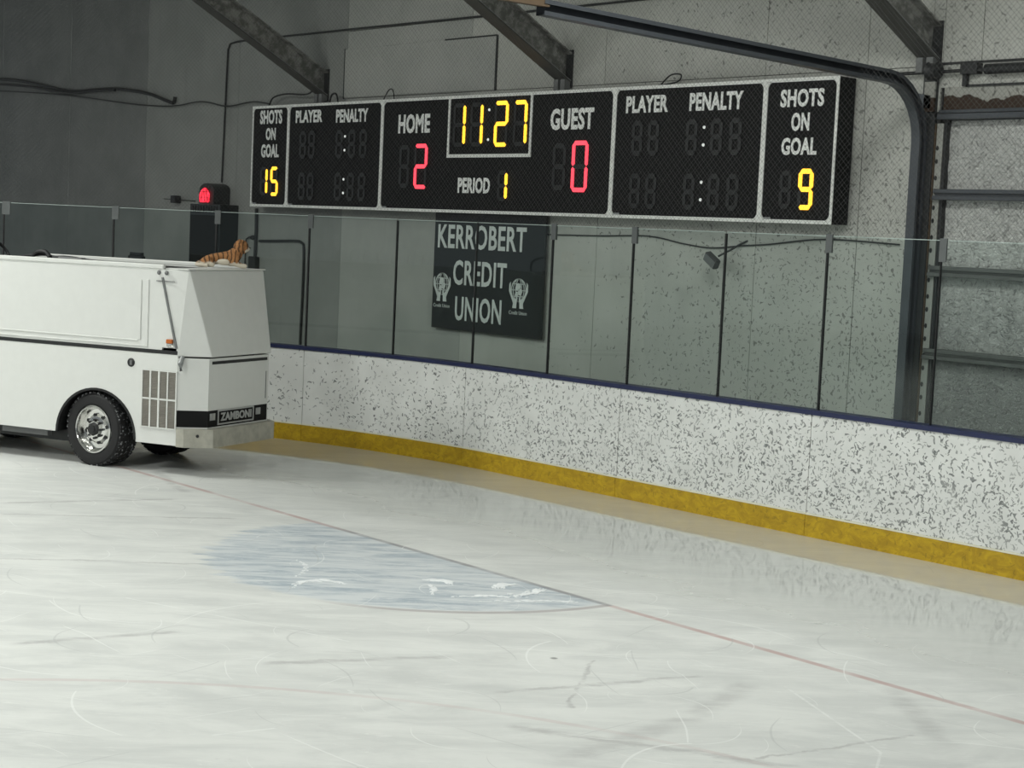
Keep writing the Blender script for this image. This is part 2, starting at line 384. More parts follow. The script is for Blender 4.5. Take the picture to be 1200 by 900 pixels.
# ------------------------------------------------------------------ the rink's layout
W = 1.1                                          # face of the end wall
R8, XA = 8.5, -3.6
def arc(x):                                      # boards: nearly straight, then the corner arc on the left
    y = .022 * (x - 1)
    if x < XA: y -= R8 - sqrt(max(R8 * R8 - (x - XA) ** 2, 0))
    return y
def board_pts(x0, x1, step=.3):
    n = max(1, int(math.ceil((x1 - x0) / step))); return [x0 + (x1 - x0) * i / n for i in range(n + 1)]
def strip(bm, x0, x1, o0, o1, z0, z1, step=.3, bow=0):
    """solid bar following the boards between offsets o0 (front) and o1 (back), heights z0..z1"""
    rings = []
    for x in board_pts(x0, x1, step):
        t = Vector((1, (arc(x + .01) - arc(x - .01)) / .02, 0)).normalized(); n = Vector((-t.y, t.x, 0)); p = Vector((x, arc(x), 0))
        rings.append([bm.verts.new(p + n * o + Vector((0, 0, z))) for o, z in ((o0, z0), (o1, z0), (o1, z1), (o0, z1))])
    bm.faces.new(rings[0][::-1]); bm.faces.new(rings[-1])
    for A, B in zip(rings, rings[1:]):
        for k in range(4): bm.faces.new((A[k], A[(k + 1) % 4], B[(k + 1) % 4], B[k]))

# ice
bm = BM(); box(bm, -24, 16, -32, 1.6, -.12, 0); tag(ob('floor', bm, 'ice'), kind='structure')
# end wall: dark backing, sheets with recessed joints
wall = empty('wall_back', (0, W, 0), kind='structure')
bm = BM(); box(bm, -24, .93, .02, .12, 0, 6.6); box(bm, .93, 4.62, .02, .12, 3.95, 6.6); box(bm, 4.62, 6.5, .02, .12, 0, 6.6); box(bm, .93, 4.62, .115, .16, 0, 3.95); ob('backing', bm, 'seam', wall)
def sheet(x0, x1, z0, z1, mat, proud=0.):
    g = .003
    bm = BM(); box(bm, x0 + g, x1 - g, -proud, .03, z0 + g, z1 - g); ob('wall_panel', bm, mat, wall, bev=.002)
xl = [-24, -21.5, -18.87, -16.2, -13.57, -10.9, -8.25]
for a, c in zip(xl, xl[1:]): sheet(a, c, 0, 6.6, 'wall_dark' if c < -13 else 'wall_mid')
xr_ = [-8.25, -5.7, -3.4, -1.13, .1]
zr = [0, 4.12, 4.97, 6.6]
for a, c in zip(xr_, xr_[1:]):
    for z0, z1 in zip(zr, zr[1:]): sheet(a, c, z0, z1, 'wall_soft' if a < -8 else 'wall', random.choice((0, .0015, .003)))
for z0, z1 in zip(zr, zr[1:]): sheet(.1, .80, z0, z1, 'wall')
for a, c in ((.92, 1.32), (1.32, 2.5), (2.5, 3.7), (3.7, 5.0), (5.0, 6.5)): sheet(a, c, 4.14, 5.35, 'wall'); sheet(a, c, 5.35, 6.6, 'wall')
sheet(4.7, 6.5, 0, 4.14, 'wall')
sheet(.80, .92, 3.72, 6.6, 'wall')
bm = BM(); box(bm, -8.29, -5.23, -.012, 0, 4.13, 4.745)
p = ob('patch_panel', bm, 'wall_soft', wall, bev=.003); p['label'] = 'low rectangular patch sheet fixed over the wall'
bm = BM(); box(bm, -8.30, -8.285, -.016, 0, 4.12, 4.75); box(bm, -5.24, -5.215, -.016, 0, 4.12, 4.75); box(bm, -6.2, -5.24, -.016, 0, 4.738, 4.755)
ob('patch_trim', bm, 'dark', wall)
# ceiling
bm = BM()
n = 60
for i in range(n):
    x0 = -24 + i * .66; prism(bm, [(x0, 6.6), (x0 + .12, 6.66), (x0 + .54, 6.66), (x0 + .66, 6.6), (x0 + .66, 6.72), (x0, 6.72)], 'y', -32, W + .2)
tag(ob('ceiling', bm, 'ceiling'), kind='structure')

# ------------------------------------------------------------------ boards
boards = empty('dasher_boards', (0, 0, 0), 'white dasher boards peppered with black puck marks, yellow kick plate and navy cap', 'rink boards')
bj = [-11.1, -8.75, -6.38, -4.03, -1.71, .62, 2.97, 5.3]
for a, c in zip(bj, bj[1:]):
    g = .004
    bm = BM(); strip(bm, a + g, c - g, 0, .035, .205, 1.055); ob('dasher_panel', bm, 'board', boards)
    bm = BM(); strip(bm, a + .002, c - .002, -.012, .03, .0, .19); ob('kick_plate', bm, 'kick', boards)
    bm = BM(); strip(bm, a + .002, c - .002, -.016, .03, .19, .204); ob('kick_bead', bm, 'edge', boards)
    bm = BM(); strip(bm, a + .001, c - .001, -.012, .16, 1.055, 1.095); ob('cap_rail', bm, 'cap', boards)
bm = BM(); strip(bm, bj[0], bj[-1], .036, .15, 0, 1.055); o = ob('board_frame', bm, 'dark', boards)

# ------------------------------------------------------------------ safety glass
glass = empty('rink_glass', (0, 0, 1.095), 'row of clear safety glass panes standing on the navy cap of the boards', 'glass shield')
def child(o, par):                                # parent while keeping the world coordinates the mesh was built in
    o.parent = par; o.matrix_parent_inverse = Matrix.Translation(par.location).inverted(); return o
gj = [-10.7, -9.72, -8.70, -7.57, -6.41, -5.20, -4.01, -2.84, -1.70, -.53, .63, 1.78, 2.95, 4.1, 5.25]
for i, (a, c) in enumerate(zip(gj, gj[1:])):
    bm = BM(); strip(bm, a + .012, c - .012, .062, .074, 1.095, 2.59, .2)
    child(ob('glass_pane', bm, 'glass'), glass)
    bm = BM(); strip(bm, a + .012, c - .012, .061, .075, 2.59, 2.596, .2); child(ob('pane_rim', bm, 'glass_edge'), glass)
for i, x in enumerate(gj[1:-1]):
    bm = BM(); wd = .0035 if x in (1.78, -9.72) else .0075
    strip(bm, x - wd, x + wd, .055, .080, 1.095, 2.58, .5); child(ob('gasket', bm, 'black'), glass)
    if x not in (-5.20, -4.01, -.53):
        bm = BM(); strip(bm, x - .012, x + .055, .045, .058, 2.42 if x > 1 else 2.45, 2.61, .5); strip(bm, x - .02, x + .035, .078, .09, 2.45, 2.61, .5)
        child(ob('glass_clip', bm, 'clip'), glass)

# protective net over the glass: crossing diagonal cords
verts, faces = [], []
def devel(s):                                     # arc length -> boards x (table)
    return s
tab = []; xx = -11.0; sl = 0.
while xx < 4.6:
    tab.append((sl, xx)); nx = xx + .02; sl += sqrt(.02 ** 2 + (arc(nx) - arc(xx)) ** 2); xx = nx
SL = tab[-1][0]
def at_s(s):
    i = max(0, min(len(tab) - 1, int(s / SL * (len(tab) - 1))))
    while i > 0 and tab[i][0] > s: i -= 1
    while i < len(tab) - 1 and tab[i + 1][0] <= s: i += 1
    return tab[i][1]
zlo, zhi, pitch, rad = 2.60, 6.45, .050, .0009
def cord(p0, p1):
    (s0, z0), (s1, z1) = p0, p1
    n = max(1, int(abs(s1 - s0) / .6)); prev = None; sg_ = 1 if z1 > z0 else -1; r = rad * .75
    for i in range(n + 1):
        t = i / n; x = at_s(s0 + (s1 - s0) * t); z = z0 + (z1 - z0) * t; y = arc(x) + .1 + sg_ * .0015
        k = len(verts)
        verts.extend(((x - r, y, z + sg_ * r), (x, y - rad, z), (x + r, y, z - sg_ * r), (x, y + rad, z)))
        if prev is not None:
            for j in range(4): faces.append((prev + j, prev + (j + 1) % 4, k + (j + 1) % 4, k + j))
        prev = k
hgt = zhi - zlo; c0 = -hgt
while c0 < SL:
    a, c = max(0, c0), min(SL, c0 + hgt)
    if c - a > .02:
        cord((a, zlo + a - c0), (c, zlo + c - c0)); cord((a, zhi - (a - c0)), (c, zhi - (c - c0)))
    c0 += pitch
me = bpy.data.meshes.new('net'); me.from_pydata(verts, [], faces)
tag(link('protective_net', me, 'net'), 'fine dark diamond mesh net hanging above the glass in front of the wall', 'net', kind='stuff')

# ------------------------------------------------------------------ rafters
def rafter(x, label):
    o = empty('rafter', (x, W, 4.15), label, 'beam', 'roof rafters')
    L = 4.9; a = radians(28)
    def P(y, z): return (-y * cos(a) * 1.0, y * sin(a) + z)
    def slab(bm, x0, x1, h0, h1, l0=0., l1=L):
        pts = [(-l0 * cos(a) , l0 * sin(a) + h0), (-l1 * cos(a), l1 * sin(a) + h0), (-l1 * cos(a), l1 * sin(a) + h1), (-l0 * cos(a), l0 * sin(a) + h1)]
        prism(bm, pts, 'x', x0, x1)
    bm = BM(); slab(bm, -.012, .012, .02, .30); ob('web', bm, 'beam', o)
    bm = BM(); slab(bm, -.10, .10, 0, .018); ob('flange', bm, 'flange_shade', o)
    bm = BM(); slab(bm, -.10, .10, .30, .318); ob('flange', bm, 'beam', o)
    bm = BM(); slab(bm, .085, .104, .016, .022, .0, L); q = ob('lit_flange_lip', bm, 'grey', o); q['label'] = 'worn edge of the lower flange, coloured pale as if lit from above'  # pale strip stands in for light catching the flange edge
    bm = BM(); box(bm, -.11, .11, -.02, 0, -.05, .36); ob('end_plate', bm, 'dark', o)
    bm = BM(); box(bm, .02, .09, -.10, -.02, -.09, .04); box(bm, -.09, -.02, -.10, -.02, -.09, .04); ob('bracket', bm, 'midgrey', o)
    return o
rafter(-8.75, 'grey steel rafter meeting the wall above the far PLAYER PENALTY panel, leftmost of three')
rafter(-4.02, 'grey steel rafter meeting the wall above the GUEST caption, middle of three')
rafter(.80, 'grey steel rafter landing on the column beside the overhead door, rightmost of three')

# ------------------------------------------------------------------ scoreboard
SB = .85
sb = empty('scoreboard', (-5.05, SB, 2.70), 'long black hockey scoreboard with white frames and glowing amber and red digits', 'scoreboard')
def sc(o): return child(o, sb)
SEG = {'0': 'abcdef', '1': 'bc', '2': 'abged', '5': 'afgcd', '7': 'abc', '9': 'abcdfg', '8': 'abcdefg', ' ': ''}
def digit(par, ch, x0, x1, z0, z1, lit):
    """seven bar lamps; lit bars and dark bars take two materials of one digit"""
    bm = BM(); h = (z1 - z0); t = min(.052 if lit == 'x' else .046, (x1 - x0) * .30); zm = (z0 + z1) / 2; g = .006; y0 = SB - .012; y1 = SB - .001
    def hbar(z, on): 
        prism(bm, [(x0 + t * .55, z), (x0 + t, z + t / 2), (x1 - t, z + t / 2), (x1 - t * .55, z), (x1 - t, z - t / 2), (x0 + t, z - t / 2)], 'y', y0, y1, 0 if on else 1)
    def vbar(x, za, zb, on):
        k = t * .42
        prism(bm, [(x - k, za + k), (x, za), (x + k, za + k), (x + k, zb - k), (x, zb), (x - k, zb - k)], 'y', y0, y1, 0 if on else 1)
    s = SEG[ch]
    hbar(z1 - t / 2, 'a' in s); hbar(zm, 'g' in s); hbar(z0 + t / 2, 'd' in s)
    vbar(x0 + t / 2, zm + g, z1 - t / 2 - g, 'f' in s); vbar(x1 - t / 2, zm + g, z1 - t / 2 - g, 'b' in s)
    vbar(x0 + t / 2, z0 + t / 2 + g, zm - g, 'e' in s); vbar(x1 - t / 2, z0 + t / 2 + g, zm - g, 'c' in s)
    o = child(ob('digit', bm, [lit if lit != 'x' else 'off', 'off']), sb); o.parent = par
    o.matrix_parent_inverse = Matrix.Translation((0, 0, 0)); o.location = Vector((0, 0, 0)) - Vector(sb.location)
    return o
def under(o, par): o.parent = par; o.matrix_parent_inverse = Matrix(); o.location = -Vector(sb.location); return o
def panel(name, label, x0, x1, z0=2.705, z1=4.05):
    bm = BM(); box(bm, x0 + .003, x1 - .003, SB, W - .02, z0 + .003, z1 - .003)
    p = ob(name, bm, 'sb', bev=.004); p.parent = sb; p.matrix_parent_inverse = Matrix(); p.location = -Vector(sb.location); p['label'] = label
    f = .028
    bm = BM()
    for q in ((x0, x0 + f, z0, z1), (x1 - f, x1, z0, z1), (x0 + f, x1 - f, z0, z0 + f * 1.2), (x0 + f, x1 - f, z1 - f * 1.2, z1)): box(bm, q[0], q[1], SB - .010, SB - .0005, q[2], q[3])
    for (cx, cz, sx, sz) in ((x0 + f, z0 + f, 1, 1), (x1 - f, z0 + f, -1, 1), (x0 + f, z1 - f, 1, -1), (x1 - f, z1 - f, -1, -1)):
        prism(bm, [(cx, cz), (cx + .05 * sx, cz), (cx + .02 * sx, cz + .02 * sz), (cx, cz + .05 * sz)], 'y', SB - .010, SB - .0005)
    q = ob('panel_frame', bm, 'sbframe'); q.parent = p
    bm = BM(); box(bm, x0 + .06, x0 + .14, SB - .006, SB - .0005, z0 + .034, z0 + .052); q = ob('maker_tab', bm, 'grey'); q.parent = p
    return p
def cap(p, s, x0, x1, z0, z1): 
    o = text_obj('caption', s, x0, x1, z0, z1, SB - .0005, 'letter', p, bold=.038); return o
def dg(p, ch, x0, x1, z0, z1, lit='x'):
    o = digit(p, ch, x0, x1, z0, z1, lit); o.parent = p; o.matrix_parent_inverse = Matrix(); o.location = (0, 0, 0); return o
def colon(p, x, zs, mat='colon'):
    for z in zs:
        bm = BM(); lathe(bm, [(0, -.010), (.013, -.008), (.016, 0), (.016, .003)], 12)
        o = ob('colon_lamp', bm, mat, p, True); o.location = (x, SB - .002, z)
P1 = panel('shots_panel', 'narrow far left SHOTS ON GOAL panel showing 15', -10.085, -9.185)
cap(P1, 'SHOTS', -9.90, -9.352, 3.806, 3.992); cap(P1, 'ON', -9.745, -9.50, 3.592, 3.756); cap(P1, 'GOAL', -9.85, -9.41, 3.362, 3.54)
dg(P1, '1', -9.845, -9.665, 2.86, 3.235, 'amber'); dg(P1, '5', -9.59, -9.405, 2.852, 3.24, 'amber')
P2 = panel('penalty_panel', 'unlit PLAYER PENALTY panel left of HOME', -9.185, -7.073)
cap(P2, 'PLAYER', -9.02, -8.40, 3.807, 3.968); cap(P2, 'PENALTY', -8.085, -7.385, 3.792, 3.957)
P3 = panel('score_panel', 'wide middle panel with clock, HOME 2, GUEST 0 and PERIOD 1', -7.073, -2.95)
cap(P3, 'HOME', -6.742, -6.115, 3.633, 3.862); cap(P3, 'GUEST', -3.957, -3.267, 3.626, 3.857); cap(P3, 'PERIOD', -5.535, -4.949, 2.932, 3.112)
P4 = panel('penalty_panel', 'unlit PLAYER PENALTY panel right of GUEST', -2.95, -.880)
cap(P4, 'PLAYER', -2.783, -2.178, 3.780, 3.953); cap(P4, 'PENALTY', -1.878, -1.167, 3.780, 3.957)
P5 = panel('shots_panel', 'narrow near right SHOTS ON GOAL panel showing 9', -.880, 0.0)
cap(P5, 'SHOTS', -.695, -.171, 3.782, 3.948); cap(P5, 'ON', -.548, -.33, 3.56, 3.73); cap(P5, 'GOAL', -.652, -.228, 3.338, 3.50)
dg(P5, '8', -.645, -.495, 2.840, 3.194); dg(P5, '9', -.418, -.238, 2.832, 3.212, 'amber')
for P, xp, xq, col in ((P2, (-8.905, -8.70), (-8.07, -7.79, -7.545), -7.871), (P4, (-2.675, -2.44), (-1.905, -1.57, -1.32), -1.662)):
    for z0 in (3.345, 2.808):
        for xa in xp: dg(P, '8', xa, xa + .165, z0, z0 + .355)
        for xa in xq: dg(P, '8', xa, xa + .165, z0, z0 + .355)
        colon(P, col, (z0 + .272, z0 + .10))
dg(P3, '8', -6.69, -6.48, 2.985, 3.495); dg(P3, '2', -6.388, -6.135, 2.975, 3.505, 'red')
dg(P3, '8', -3.888, -3.668, 2.985, 3.485); dg(P3, '0', -3.578, -3.325, 2.965, 3.508, 'red')
dg(P3, '1', -5.66, -5.435, 3.468, 3.962, 'amber'); dg(P3, '1', -5.345, -5.118, 3.468, 3.962, 'amber')
dg(P3, '2', -4.912, -4.67, 3.458, 3.968, 'amber'); dg(P3, '7', -4.575, -4.345, 3.462, 3.966, 'amber')
dg(P3, '1', -4.81, -4.64, 2.85, 3.192, 'amber'); colon(P3, -5.016, (3.875, 3.54))
bm = BM()
for q in ((-5.76, -5.725, 3.34, 4.02), (-4.295, -4.26, 3.34, 4.02), (-5.725, -4.295, 3.34, 3.378)): box(bm, q[0], q[1], SB - .011, SB - .0005, q[2], q[3])
o = ob('clock_frame', bm, 'sbframe'); o.parent = P3

# ------------------------------------------------------------------ sponsor sign under the scoreboard
sg = empty('sponsor_sign', (-5.17, W, 1.33), 'black square KERROBERT CREDIT UNION sign behind the glass under the scoreboard', 'sign')
def sgp(o): o.parent = sg; o.location = Vector(o.location) - Vector(sg.location); return o
SY = 1.03
bm = BM(); box(bm, -6.172, -4.162, SY, SY + .03, 1.333, 2.70); sgp(ob('sign_board', bm, 'sign', bev=.004))
bm = BM(); box(bm, -5.9, -4.4, SY + .03, W - .001, 2.40, 2.48); box(bm, -5.9, -4.4, SY + .03, W - .001, 1.5, 1.58); sgp(ob('batten', bm, 'dark'))
for s, x0, x1, z0, z1 in (('KERROBERT', -6.10, -4.48, 2.287, 2.571), ('CREDIT', -5.78, -4.80, 1.864, 2.156), ('UNION', -5.72, -4.865, 1.447, 1.733)):
    sgp(text_obj('lettering', s, x0, x1, z0, z1, SY - .0005, 'signtext', None, .004, .02))
def emblem(cx, zb):
    """two cupped hands under a globe of meridians"""
    bm = BM(); y1 = SY - .0005; y0 = y1 - .004; gc = zb + .205; gr = .128
    def bar(p, q, wd=.010):
        d = Vector((q[0] - p[0], q[1] - p[1])); 
        if d.length < 1e-6: return
        n = Vector((-d.y, d.x)).normalized() * wd / 2
        prism(bm, [(p[0] + n.x, p[1] + n.y), (p[0] - n.x, p[1] - n.y), (q[0] - n.x, q[1] - n.y), (q[0] + n.x, q[1] + n.y)], 'y', y0, y1)
    def path(pts, wd):
        for p, q in zip(pts, pts[1:]): bar(p, q, wd)
    N = 24
    path([(cx + gr * cos(2 * pi * i / N), gc + gr * sin(2 * pi * i / N)) for i in range(N + 1)], .013)
    for k in (.38, .74): path([(cx + gr * k * cos(2 * pi * i / N), gc + gr * sin(2 * pi * i / N)) for i in range(N + 1)], .010)
    for k in (-.55, 0, .55):
        hw = gr * sqrt(1 - k * k); bar((cx - hw, gc + gr * k), (cx + hw, gc + gr * k), .010)
    # land shapes on the globe
    for (dx, dz, r) in ((-.01, .035, .045), (.025, -.02, .04), (-.03, -.045, .03)):
        prism(bm, [(cx + dx + r * (1 + .25 * sin(3 * i)) * cos(2 * pi * i / 9), gc + dz + r * sin(2 * pi * i / 9)) for i in range(9)], 'y', y0 - .0008, y1 - .0008)
    for s in (-1, 1):
        pts = [(.028, 0.0), (.095, 0.0), (.085, .055), (.125, .125), (.165, .19), (.162, .27), (.140, .295), (.138, .215), (.108, .155), (.085, .118), (.045, .095), (.022, .135), (.012, .110), (.026, .06)]
        q = [(cx + s * px, zb + pz) for px, pz in pts]; 
        prism(bm, q if s > 0 else q[::-1], 'y', y0 - .002, y1 - .0016)
    o = sgp(ob('emblem', bm, 'signtext')); o['label'] = 'white emblem of two hands cupping a globe'
    c = text_obj('emblem_caption', 'Credit Union', cx - .155, cx + .155, zb - .072, zb - .028, SY - .0005, 'signtext', o, .003, 0.)
emblem(-5.985, 1.655); emblem(-4.575, 1.655)

# ------------------------------------------------------------------ overhead door on the right
d = empty('door_1', (.97, W, 0), kind='structure'); d['label'] = 'overhead door of crinkled foil panels with dark rails at the right edge'
DX = 4.6
def dc(o): o.parent = d; o.location = Vector(o.location) - Vector(d.location); return o
rows = [0.02, .90, 1.60, 2.33, 3.00, 3.665]
for z0, z1 in zip(rows, rows[1:]):
    bm = BM()
    n = 36
    box(bm, 1.0, DX, W + .055, W + .10, z0 + .02, z1 - .02)
    bmesh.ops.subdivide_edges(bm, edges=bm.edges[:], cuts=5, use_grid_fill=True)
    for v in bm.verts:
        if v.co.y < W + .07: v.co.y += random.uniform(-.010, .010)
    dc(ob('door_panel', bm, 'foil', smooth=True))
for i, z in enumerate(rows[1:-1]):
    bm = BM()
    box(bm, .93, DX, W - .03, W + .07, z + .012, z + .048); box(bm, .93, DX, W - .045, W + .06, z - .045, z - .010); box(bm, .93, DX, W - .005, W + .07, z - .010, z + .012)
    dc(ob('panel_rail', bm, 'foil_rail' if i in (1, 2) else 'track', bev=.003))
bm = BM(); box(bm, .93, DX, W - .05, W + .07, 3.652, 3.70); box(bm, .93, DX, W - .03, W + .07, 3.705, 3.735); dc(ob('top_rail', bm, 'track', bev=.004))
bm = BM(); box(bm, .985, 1.012, W - .0, W + .06, .02, 3.65); dc(ob('door_edge', bm, 'black'))
# perforated angle carrying the track
bm = BM(); box(bm, .905, .975, W + .0, W + .012, .02, 3.62); dc(ob('slotted_angle', bm, 'jamb'))
bm = BM()
k = 0; z = .95
while z < 3.55:
    prism(bm, [(.925 + .014 * cos(2 * pi * i / 8), z + .022 * sin(2 * pi * i / 8)) for i in range(8)], 'y', W - .004, W + .003); z += .115 + .03 * (k % 2); k += 1
o = dc(ob('slot', bm, 'black')); o['kind'] = 'stuff'
bm = BM(); box(bm, .875, .908, W - .02, W + .02, .02, 3.62); dc(ob('jamb', bm, 'rustsolid'))
# vertical, curved and level track as one channel
path = [(.80, W - .10, .02), (.80, W - .10, 3.45)]
for i in range(1, 9):
    a = i / 8 * pi / 2; path.append((.80, W - .10 - .52 * (1 - cos(a)), 3.45 + .53 * sin(a)))
path.append((.80, -3.45, 4.095))
bm = BM()
def channel(bm, path, wx, wn, t=.008):
    prevs = None
    for i, p in enumerate(path):
        p = Vector(p); a = Vector(path[max(i - 1, 0)]); c = Vector(path[min(i + 1, len(path) - 1)]); tg = (c - a).normalized()
        n = Vector((1, 0, 0)).cross(tg).normalized()
        o = [(-wx, -wn), (wx, -wn), (wx, -wn * .45), (wx - t, -wn * .45), (wx - t, -wn + t), (-wx + t, -wn + t), (-wx + t, wn - t), (wx - t, wn - t), (wx - t, wn * .45), (wx, wn * .45), (wx, wn), (-wx, wn)]
        r = [bm.verts.new(p + Vector((1, 0, 0)) * q[0] + n * q[1]) for q in o]
        if prevs:
            for k in range(len(r)): bm.faces.new((prevs[k], prevs[(k + 1) % len(r)], r[(k + 1) % len(r)], r[k]))
        prevs = r
channel(bm, path, .045, .055); o = dc(ob('door_track', bm, 'track'))
bm = BM(); box(bm, .78, .84, -5.2, -3.40, 4.10, 4.17); box(bm, .78, .79, -5.2, -3.40, 4.10, 4.22); dc(ob('track_hanger', bm, 'rustsolid'))
bm = BM(); box(bm, .76, .90, W - .04, W - .005, .0, 4.15); dc(ob('door_post', bm, 'dark', bev=.003))
bm = BM(); box(bm, .70, .755, W - .02, W - .002, .0, 2.3); dc(ob('post_flange', bm, 'midgrey'))
bm = BM(); box(bm, .79, .90, W - .06, W - .039, 3.72, 3.98); dc(ob('bearing_plate', bm, 'rust'))
bm = BM(); box(bm, .97, DX, W - .015, W + .02, 3.735, 3.93); dc(ob('lintel', bm, 'rust'))
bm = BM(); box(bm, .92, DX, W - .004, W + .02, 3.93, 4.13); dc(ob('header_sheet', bm, 'wall'))
bm = BM(); box(bm, .92, DX, W - .018, W + .0, 4.128, 4.146); dc(ob('header_angle', bm, 'black'))
bm = BM(); tube(bm, [(.50, W - .07, 4.06), (DX, W - .07, 4.06)], .016, 10); dc(ob('torsion_shaft', bm, 'black', smooth=True))
bm = BM(); tube(bm, [(1.42, W - .07, 4.063), (DX, W - .07, 4.063)], .045, 12); dc(ob('torsion_spring', bm, 'black', smooth=True))
bm = BM(); box(bm, 1.17, 1.34, W - .09, W - .0, 4.03, 4.12); box(bm, 1.17, 1.21, W - .05, W, 3.93, 4.03); box(bm, 1.2, DX, W - .03, W - .0, 3.925, 3.945); dc(ob('spring_bracket', bm, 'black'))
bm = BM(); lathe(bm, [(0, -.06), (.05, -.06), (.075, -.05), (.065, -.03), (.065, .03), (.078, .05), (0, .05)], 20)
o = ob('cable_drum', bm, 'dark', None, True); o.rotation_euler = (0, 0, pi / 2); o.location = (.90, W - .09, 4.07); dc(o)
bm = BM(); prism(bm, [(.62, 3.80), (.86, 3.74), (.86, 3.86), (.62, 3.90)], 'y', W - .06, W - .045); dc(ob('track_strut', bm, 'track'))

# ------------------------------------------------------------------ conduits, cables and small fittings on the wall
GROUPS = {'power_cable': 'black cables at upper left', 'slack_cord': 'slack cords on the wall', 'wire_loop': 'wires on top of the scoreboard'}
def pipe(name, pts, r, mat, label, cat, sm=True, n=6, seg=8):
    bm = BM(); P = smoothpath(pts, n) if sm else pts; tube(bm, P, r, seg); return tag(ob(name, bm, mat, None, True), label, cat, GROUPS.get(name))
y = W - .02
pipe('conduit', [(-11.26, y, 3.03), (-11.24, y, 3.6), (-11.20, y, 4.75), (-11.17, y, 4.92), (-11.03, y, 4.985), (-10.3, y, 4.995), (-8.0, y, 4.99), (-5.4, y, 4.975), (-2.6, y, 4.97)], .013, 'dark', 'thin grey conduit rising from the red goal lamp and running along the upper wall', 'conduit')
pipe('power_cable', [(-20.5, y - .02, 4.80), (-18.98, y - .02, 4.79), (-17.75, y - .02, 4.69), (-16.2, y - .02, 4.49), (-15.3, y - .02, 4.475), (-14.47, y - .02, 4.46), (-13.5, y - .02, 4.36), (-12.85, y - .02, 4.22), (-12.68, y - .02, 4.20), (-12.66, y - .01, 4.28)], .026, 'black', 'thick black cable sagging across the dark upper left wall', 'cable')
pipe('power_cable', [(-20.5, y - .02, 4.72), (-18.97, y - .02, 4.70), (-17.57, y - .02, 4.60), (-16.2, y - .06, 4.455), (-15.2, y - .06, 4.45), (-14.47, y - .06, 4.435)], .020, 'black', 'second black cable hanging just below the thickest one at upper left', 'cable')
y2 = y - .04
pipe('slack_cord', [(-20.5, y2, 4.62), (-18.97, y2, 4.585), (-16.2, y2, 4.42), (-13.9, y2, 4.21), (-12.7, y2, 4.145), (-11.83, y2, 4.185), (-11.1, y2, 4.10), (-10.43, y2, 4.14), (-10.0, y2, 4.10)], .010, 'dark', 'thin slack cord running left to right into the end of the scoreboard', 'cord')
pipe('wire_loop', [(-9.9, y - .1, 4.06), (-9.8, y - .1, 4.17), (-9.5, y - .1, 4.21), (-9.0, y - .1, 4.19), (-8.9, y - .04, 4.26)], .011, 'black', 'black wire looping over the top of the left scoreboard panels to the rafter', 'cable')
pipe('wire_loop', [(-8.45, y - .1, 4.05), (-8.40, y - .1, 4.16), (-8.30, y - .1, 4.17), (-8.25, y - .1, 4.06)], .012, 'black', 'small black wire coil on the scoreboard top right beside the left rafter', 'cable')
pipe('wire_loop', [(-7.2, y - .15, 4.04), (-7.09, y - .15, 4.17), (-7.0, y - .15, 4.17), (-6.96, y - .15, 4.04)], .007, 'black', 'thin wire hoop standing on the scoreboard top between PENALTY and HOME', 'cable')
pipe('wire_loop', [(-2.45, y - .1, 4.05), (-2.30, y - .1, 4.16), (-2.15, y - .1, 4.16), (-2.2, y - .1, 4.09), (-2.5, y - .1, 4.06)], .008, 'black', 'flat wire loop on the scoreboard top above the right PLAYER caption', 'cable')
pipe('slack_cord', [(-4.3, y, 2.50), (-3.4, y, 2.51), (-2.6, y, 2.53), (-2.1, y, 2.47), (-1.7, y, 2.44), (-1.3, y, 2.475), (-.95, y, 2.50), (-.25, y, 2.57), (.6, y, 2.55)], .007, 'dark', 'thin cord sagging behind the glass right of the sponsor sign', 'cord')
pipe('bent_conduit', [(-10.20, y, 2.238), (-9.9, y, 2.245), (-9.32, y, 2.265), (-9.15, y, 2.25), (-9.085, y, 2.16), (-9.075, y, 1.7), (-9.09, y, 1.2), (-9.11, y, .5)], .018, 'black', 'black bent conduit turning down the wall behind the glass beside the tiger toy', 'conduit')
cb = empty('pull_box', (-10.29, W, 1.9), 'small dark box hanging on a cable below the left end of the scoreboard', 'switch box')
bm = BM(); tube(bm, [(-.0, -.03, .78), (.01, -.03, .5), (0, -.03, .1)], .022, 8); ob('cable', bm, 'dark', cb, True)
bm = BM(); box(bm, -.085, .085, -.09, -.005, -.13, .12); ob('box', bm, 'dark', cb, bev=.015)
bm = BM(); tube(bm, smoothpath([(-.06, -.03, .40), (-.22, -.03, .36), (-.25, -.03, .25), (-.25, -.03, -.6)]), .010, 8); ob('side_wire', bm, 'dark', cb, True)
bm = BM(); ball(bm, (-.03, -.05, .38), .04, (1.5, 1, .8), 10); ob('junction', bm, 'black', cb, True)
# red goal lamp and the black cabinet it stands on
gl_ = empty('goal_lamp', (-11.24, W - .16, 2.72), 'glowing red goal lamp in a dark guard on the black wall cabinet', 'goal lamp')
bm = BM(); box(bm, -.20, .20, -.11, .15, 0, .20)
prism(bm, [(.20 * cos(pi * i / 12), .20 + .09 * sin(pi * i / 12)) for i in range(13)], 'y', -.11, .15); ob('housing', bm, 'dark', gl_)
bm = BM(); prism(bm, [(-.16, .02), (.10, .02), (.10, .14), (.05, .20), (-.02, .23), (-.10, .20), (-.16, .14)], 'y', -.14, -.11)
bmesh.ops.bevel(bm, geom=bm.edges[:], offset=.012, segments=2, affect='EDGES')
b = NB('lens_red'); ox, oy, oz = b.obj(); nz = b.noise(b.vec(b.mul(ox, 3.), oz), 9., 2.)
b.set(col=(.3, .01, .02), emit=(1, .03, .06), estr=b.add(.5, b.mul(b.ss(nz, .35, .65), 1.6))); M['lens'] = b.m
ob('lens', bm, 'lens', gl_)
